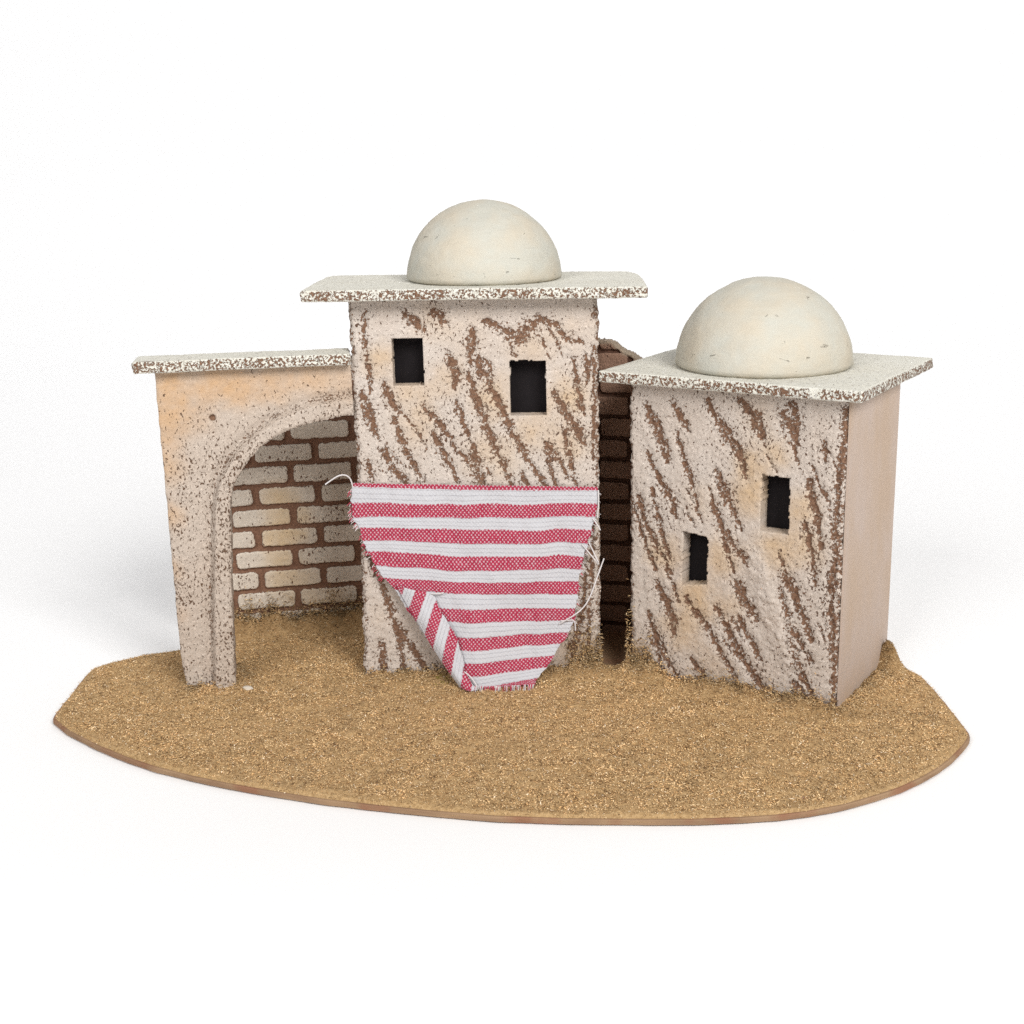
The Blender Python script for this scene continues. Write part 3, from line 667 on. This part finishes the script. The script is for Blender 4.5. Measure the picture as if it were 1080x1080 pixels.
def a_attr(X, Z):
    band = in_poly(X, Z, POUT).astype(float)
    do = poly_dist(X, Z, OUTER); di = poly_dist(X, Z, INNER)
    lift = np.where(band > 0, smooth(0, .22, do), 0.)
    n = fbm(X*3, Z*3, 2, 3)
    g = smooth(.16, 0, do+(n-.5)*.25)*.5+smooth(.2, 0, di+(n-.5)*.3)*.2+smooth(.25, 0, X+(n-.5)*.3)*.12
    fl = -.015+.05*smooth(11.6, 9., Z)+(fbm(X*.7, Z*.7, 3, 3)-.5)*.10+.03*band-.04*smooth(11.4, 12.2, Z)
    hole = smooth(.16, .08, np.hypot((X-1.94), (Z-10.78)))
    return {'gouge': np.maximum(g, hole*1.2), 'tan': blobs(X, Z, ARCH_TAN, 6), 'fleck': fl, 'lift': lift, 'groove': smooth(.3, .02, do)*(1-band), 'pit': hole}
def a_depth(X, Z, A):
    y = -.34*A['lift']+.07*A['groove']+(fbm(X*1.2, Z*1.2, 4, 3)-.5)*.06+(fbm(X*6, Z*6, 5, 3)-.5)*.06+A['pit']*.12
    y += smooth(.12, 0, X)*.06+smooth(.12, 0, poly_dist(X, Z, INNER))*.05
    return y
def a_cut(x, z):
    j = (fbm(x*6, z*6, 1, 2)-.5)*.05
    return in_poly(x+j, z+j, PIN)
def a_edge(X, Z):
    n = (fbm(Z*2.5, X*.2, 7, 3)-.5)*.05
    return X+(n+.10*smooth(1.2, .2, Z)*1.2)*smooth(.3, 0, X), Z
relief_panel('wall', 0, ARCH['w'], -.3, ARCH['h'], .9, .042, a_depth, a_cut, a_attr, M_ARCH, arch, a_edge)
rough_box('coping', (-.70, -.5, ARCH['h']+.005), (ARCH['w'], 1.15, ARCH['h']+.445), .055, .08, M_ROOF, arch)

# ---------------------------------------------------------------- brick walls
def brick_panel(name, parent, x0, x1, h, rows0, pitch, blen, joint0, odd, mat, tans, thick, seed, top=None, gap=.175):
    def field(X, Z):
        zz = (Z-rows0)/pitch; r = np.floor(zz); fz = (zz-r-.5)*pitch
        wob = (fbm(X*1.1, Z*1.1, seed, 3)-.5)*.10
        off = joint0+np.where((r.astype(int) % 2) == odd, 0, blen*.5+.18)+(vnoise(r*3.7, r*0+2.5, 1)-.5)*.12
        xx = (X-off+wob)/blen; c = np.floor(xx); fx = (xx-c-.5)*blen
        hw = (blen-gap*1.2)/2*(1-.05*vnoise(c*5.1+r*2.3, r*4.4, 3)); hh = (pitch-gap)/2*(1-.08*vnoise(c*3.3+r, r*7.7, 4))
        rad = .17; qx = np.abs(fx)-hw+rad; qz = np.abs(fz+wob*.5)-hh+rad
        sd = np.hypot(np.maximum(qx, 0), np.maximum(qz, 0))+np.minimum(np.maximum(qx, qz), 0)-rad
        sd = sd+(fbm(X*5, Z*5, seed+1, 3)-.5)*.07
        shade = vnoise(c*7.7+r*1.9+.5, r*5.3+c*2.2+.5, 5)
        return sd, shade
    def at(X, Z):
        sd, sh = field(X, Z); b = smooth(.04, -.03, sd)
        fl = (fbm(X*.9, Z*.9, seed+2, 3)-.5)*.2+(sh-.5)*.08
        tn = blobs(X, Z, tans, seed)*b
        if top is not None:
            tz = np.interp(X, [p[0] for p in top], [p[1] for p in top])-Z
            ed = smooth(.2, .04, tz+(fbm(X*4, Z*4, 4, 2)-.5)*.16); tn = np.maximum(tn, ed*.9); b = np.maximum(b, ed)
        return {'gouge': (1-b)*1.9-.3*b, 'tan': tn, 'fleck': fl*b-.2*(1-b), 'b': b}
    def dp(X, Z, A):
        return (1-A['b'])*.13+(fbm(X*3, Z*3, seed+3, 3)-.5)*.05
    def ct(x, z):
        if top is None: return np.zeros(x.shape, bool)
        return z > np.interp(x, [p[0] for p in top], [p[1] for p in top])+(fbm(x*5, z*5, 2, 2)-.5)*.1
    return relief_panel(name, x0, x1, -.3, h, thick, .045, dp, ct, at, mat, parent)
bl = thing('brick_wall', 'whitewashed brick wall with brown joints seen through the archway', 'brick wall', (BRICKL['x'], BRICKL['y'], 0), BRICKL['yaw'], 'cork brick walls')
brick_panel('brickwork', bl, -3.4, 3.75, 11.4, 1.08, .928, 2.67, -1.15, 1, M_BRICK, BRICK_TAN, .8, 2)
br = thing('brick_wall', 'bare dark brown brick wall in the gap between the two houses, its broken top showing above', 'brick wall', (BRICKR['x'], BRICKR['y'], 0), BRICKR['yaw'], 'cork brick walls')
brick_panel('brickwork', br, -2.4, 2.55, 12.8, .25, .921, 2.5, -.62, 1, M_DARKBRICK, [], .8, 5, top=[(-2.4, 12.72), (-.5, 12.66), (.01, 12.6), (.41, 12.25), (.69, 12.14), (1.09, 11.95), (1.9, 11.3), (2.6, 10.8)], gap=.14)

# ---------------------------------------------------------------- striped cloth
cloth = thing('striped_cloth', 'red and white striped cloth hanging on the tall house, lower left corner folded over', 'cloth', (-3.3, -.15, 0))
co = np.array([3.3, .15, 0.])
def sheet(rows, nu, nv, lead=None):
    R = np.array(rows)                                     # (n,2,3)
    t = np.linspace(0, len(R)-1, nv)
    A = np.stack([np.interp(t, np.arange(len(R)), R[:, 0, k]) for k in range(3)], 1)
    B = np.stack([np.interp(t, np.arange(len(R)), R[:, 1, k]) for k in range(3)], 1)
    s = np.linspace(0, 1, nu)
    return A[:, None]*(1-s)[None, :, None]+B[:, None]*s[None, :, None], t, s
rows = [[(a[0], a[1], a[2]+.13) for a in CLOTH_ROWS[0]]]+CLOTH_ROWS
P, t, s = sheet(rows, 240, 300)
v = np.where(t < 1, (t-1)*.26, t-1)[:, None]+0*s[None]
X, Y, Z = P[..., 0], P[..., 1].copy(), P[..., 2].copy()
low = smooth(3, 15, v)
Y += -low*.22*np.sin((X+4)*1.15+v*.12)*smooth(0, .4, s)[None]+(fbm(X*1.1, Z*.7, 3, 3)-.5)*.17-.04
Z += (fbm(X*.7, v*.35, 6, 2)-.5)*.17*smooth(-.2, 1.5, v)-.05*np.sin(np.pi*s)[None]*smooth(-.3, 0, v)
Xe = X+((fbm(v*4, X*.1, 2, 3)-.5)*.16)*(smooth(.06, 0, s)+smooth(.94, 1, s))[None]
Z += smooth(14.5, 16, v)*(vnoise(X*7, v*.1, 3)-.5)*.16
Z = np.maximum(Z, .04+.0*Z)
nv_, nu_ = X.shape
ids = np.arange(nv_*nu_).reshape(nv_, nu_)
q = np.stack([ids[:-1, :-1], ids[1:, :-1], ids[1:, 1:], ids[:-1, 1:]], -1).reshape(-1, 4)
o = make_mesh('hanging_cloth', np.stack([Xe, Y, Z], -1).reshape(-1, 3)+co, q, M_CLOTH, cloth, uvs=np.stack([X, v], -1).reshape(-1, 2))
sm = o.modifiers.new('thickness', 'SOLIDIFY'); sm.thickness = .03*U; sm.offset = -1
# folded corner
P, t, s = sheet(FLAP_ROWS, 70, 160)
X, Y, Z = P[..., 0], P[..., 1].copy(), P[..., 2].copy()
A0 = np.array(FLAP_ROWS[0][0])[[0, 2]]; A1 = np.array(FLAP_ROWS[-1][0])[[0, 2]]
d_ = (A1-A0)/np.linalg.norm(A1-A0); r_ = np.array([-.30, -.954]); n_ = np.array([-r_[1], r_[0]])
if n_[0] < 0: n_ = -n_
vv = ((X-A0[0])*n_[0]+(Z-A0[1])*n_[1])/.44+7.05
uu = (X-A0[0])*r_[0]+(Z-A0[1])*r_[1]
vv += .22*np.sin(uu*.9+.4)-.09*np.clip(uu-1.5, 0, 9)**1.3
roll = np.sin(np.pi*np.clip(s*1.15, 0, 1))[None]
Y += -.06-roll*.16-(fbm(X*1.5, Z*1.5, 4, 2)-.5)*.1-.10*s[None]*smooth(0, 8, t)[:, None]
Z = np.maximum(Z, .05)
Xf = X+((fbm(t*2.5, t*0, 2, 3)-.5)*.12)[:, None]*smooth(.9, 1, s)[None]
nv_, nu_ = X.shape; ids = np.arange(nv_*nu_).reshape(nv_, nu_)
q = np.stack([ids[:-1, :-1], ids[1:, :-1], ids[1:, 1:], ids[:-1, 1:]], -1).reshape(-1, 4)
o = make_mesh('folded_corner', np.stack([Xf, Y, Z], -1).reshape(-1, 3)+co, q, M_CLOTH, cloth, uvs=np.stack([uu, vv], -1).reshape(-1, 2))
sm = o.modifiers.new('thickness', 'SOLIDIFY'); sm.thickness = .03*U; sm.offset = -1
for p in THREADS[:-1]: tube('loose_thread', np.array(p)+co, .028, M_THREAD, cloth)
# frayed edges: short yarn ends, one piece per edge
def fringe(edge_pts, direction, n, length, mats, spread):
    V = []; F = []
    E = np.array(edge_pts); dd = np.concatenate([[0], np.cumsum(np.linalg.norm(np.diff(E, axis=0), axis=1))])
    for i in range(n):
        l = RNG.uniform(0, dd[-1]); p = np.array([np.interp(l, dd, E[:, k]) for k in range(3)])
        dv = np.array(direction)+RNG.normal(0, spread, 3); dv /= np.linalg.norm(dv); L = length*RNG.uniform(.4, 1.2)
        sd = np.cross(dv, (0, 1, 0)); sd /= np.linalg.norm(sd)+1e-9; up = np.cross(sd, dv); r = RNG.uniform(.012, .02)
        p = p+np.array([0, -RNG.uniform(.0, .04), 0]); b = len(V)
        for k in range(3):
            c = p+dv*L*k/2+np.array([0, -.02, -.03])*k*k*.5
            for a in range(4): V.append(c+(sd*math.cos(a*math.pi/2)+up*math.sin(a*math.pi/2))*r*(1-.2*k))
        for k in range(2):
            for a in range(4): F.append((b+k*4+a, b+k*4+(a+1) % 4, b+k*4+4+(a+1) % 4, b+k*4+4+a))
    return make_mesh('fringe', np.array(V)+co, F, mats, cloth)
L_ = [r[0] for r in CLOTH_ROWS]; R_ = [r[1] for r in CLOTH_ROWS]
fringe(L_[0:8], (-1, 0, -.4), 34, .16, M_REDTHREAD, .35); fringe(L_[0:8], (-1, 0, -.4), 30, .15, M_THREAD, .35)
fringe(R_[0:11], (1, 0, -.2), 50, .16, M_THREAD, .35); fringe(R_[1:11], (1, 0, -.2), 16, .10, M_REDTHREAD, .3)
BT = [(CLOTH_ROWS[-1][0][0]+.1, -1.55, .16), ((CLOTH_ROWS[-1][0][0]+CLOTH_ROWS[-1][1][0])/2, -1.62, .17), (CLOTH_ROWS[-1][1][0], -1.5, .18)]
fringe(BT, (-.1, -.4, -1), 60, .17, M_THREAD, .25); fringe(BT, (-.1, -.4, -1), 40, .17, M_REDTHREAD, .25)
fringe([FLAP_ROWS[-1][0], FLAP_ROWS[-1][1]], (-.1, -.4, -.8), 16, .16, M_THREAD, .3)

# ---------------------------------------------------------------- camera
cam = bpy.data.cameras.new('camera'); co_ = bpy.data.objects.new('camera', cam); COL.objects.link(co_)
cam.sensor_width = 36; cam.lens = 36*1405.99/1080; cam.shift_x = -(594.52-540)/1080
cam.clip_start = .01; cam.clip_end = 50
co_.matrix_world = Matrix.Translation((0, -50.061*U, 20.1587*U)) @ Matrix.Rotation(math.pi/2-.2624, 4, 'X') @ Matrix.Rotation(-.0142, 4, 'Z')
scene.camera = co_

# ---------------------------------------------------------------- light
def area(name, loc, target, size, watts, col=(1, 1, 1)):
    l = bpy.data.lights.new(name, 'AREA'); l.shape = 'RECTANGLE'; l.size, l.size_y = size; l.energy = watts; l.color = col
    o = bpy.data.objects.new(name, l); COL.objects.link(o); o.location = loc
    o.rotation_euler = (Vector(target)-Vector(loc)).to_track_quat('-Z', 'Y').to_euler()
    return o
area('key_softbox', (.7, -1.3, 1.1), (0, 0, .06), (.7, .7), KEY, (1, .985, .96))
area('fill_softbox', (-.75, -1.25, 1.0), (0, 0, .06), (.7, .7), FILL, (1, .985, .97))
area('top_softbox', (0., -.1, 1.8), (0, .0, 0), (2.6, 1.4), TOP)
area('backdrop_lamp', (0, .75, .85), (0, .85, 0), (3.0, .25), BACK)
w_ = bpy.data.worlds.new('World'); scene.world = w_; w_.use_nodes = True
bg = w_.node_tree.nodes['Background']; bg.inputs[0].default_value = (1, 1, 1, 1); bg.inputs[1].default_value = WORLD
scene.view_settings.view_transform = 'Standard'; scene.view_settings.look = 'None'
scene.view_settings.exposure = 0; scene.view_settings.gamma = 1; scene.view_settings.use_curve_mapping = False
scene.cycles.max_bounces = 6; scene.cycles.diffuse_bounces = 4
scene.cycles.use_denoising = False
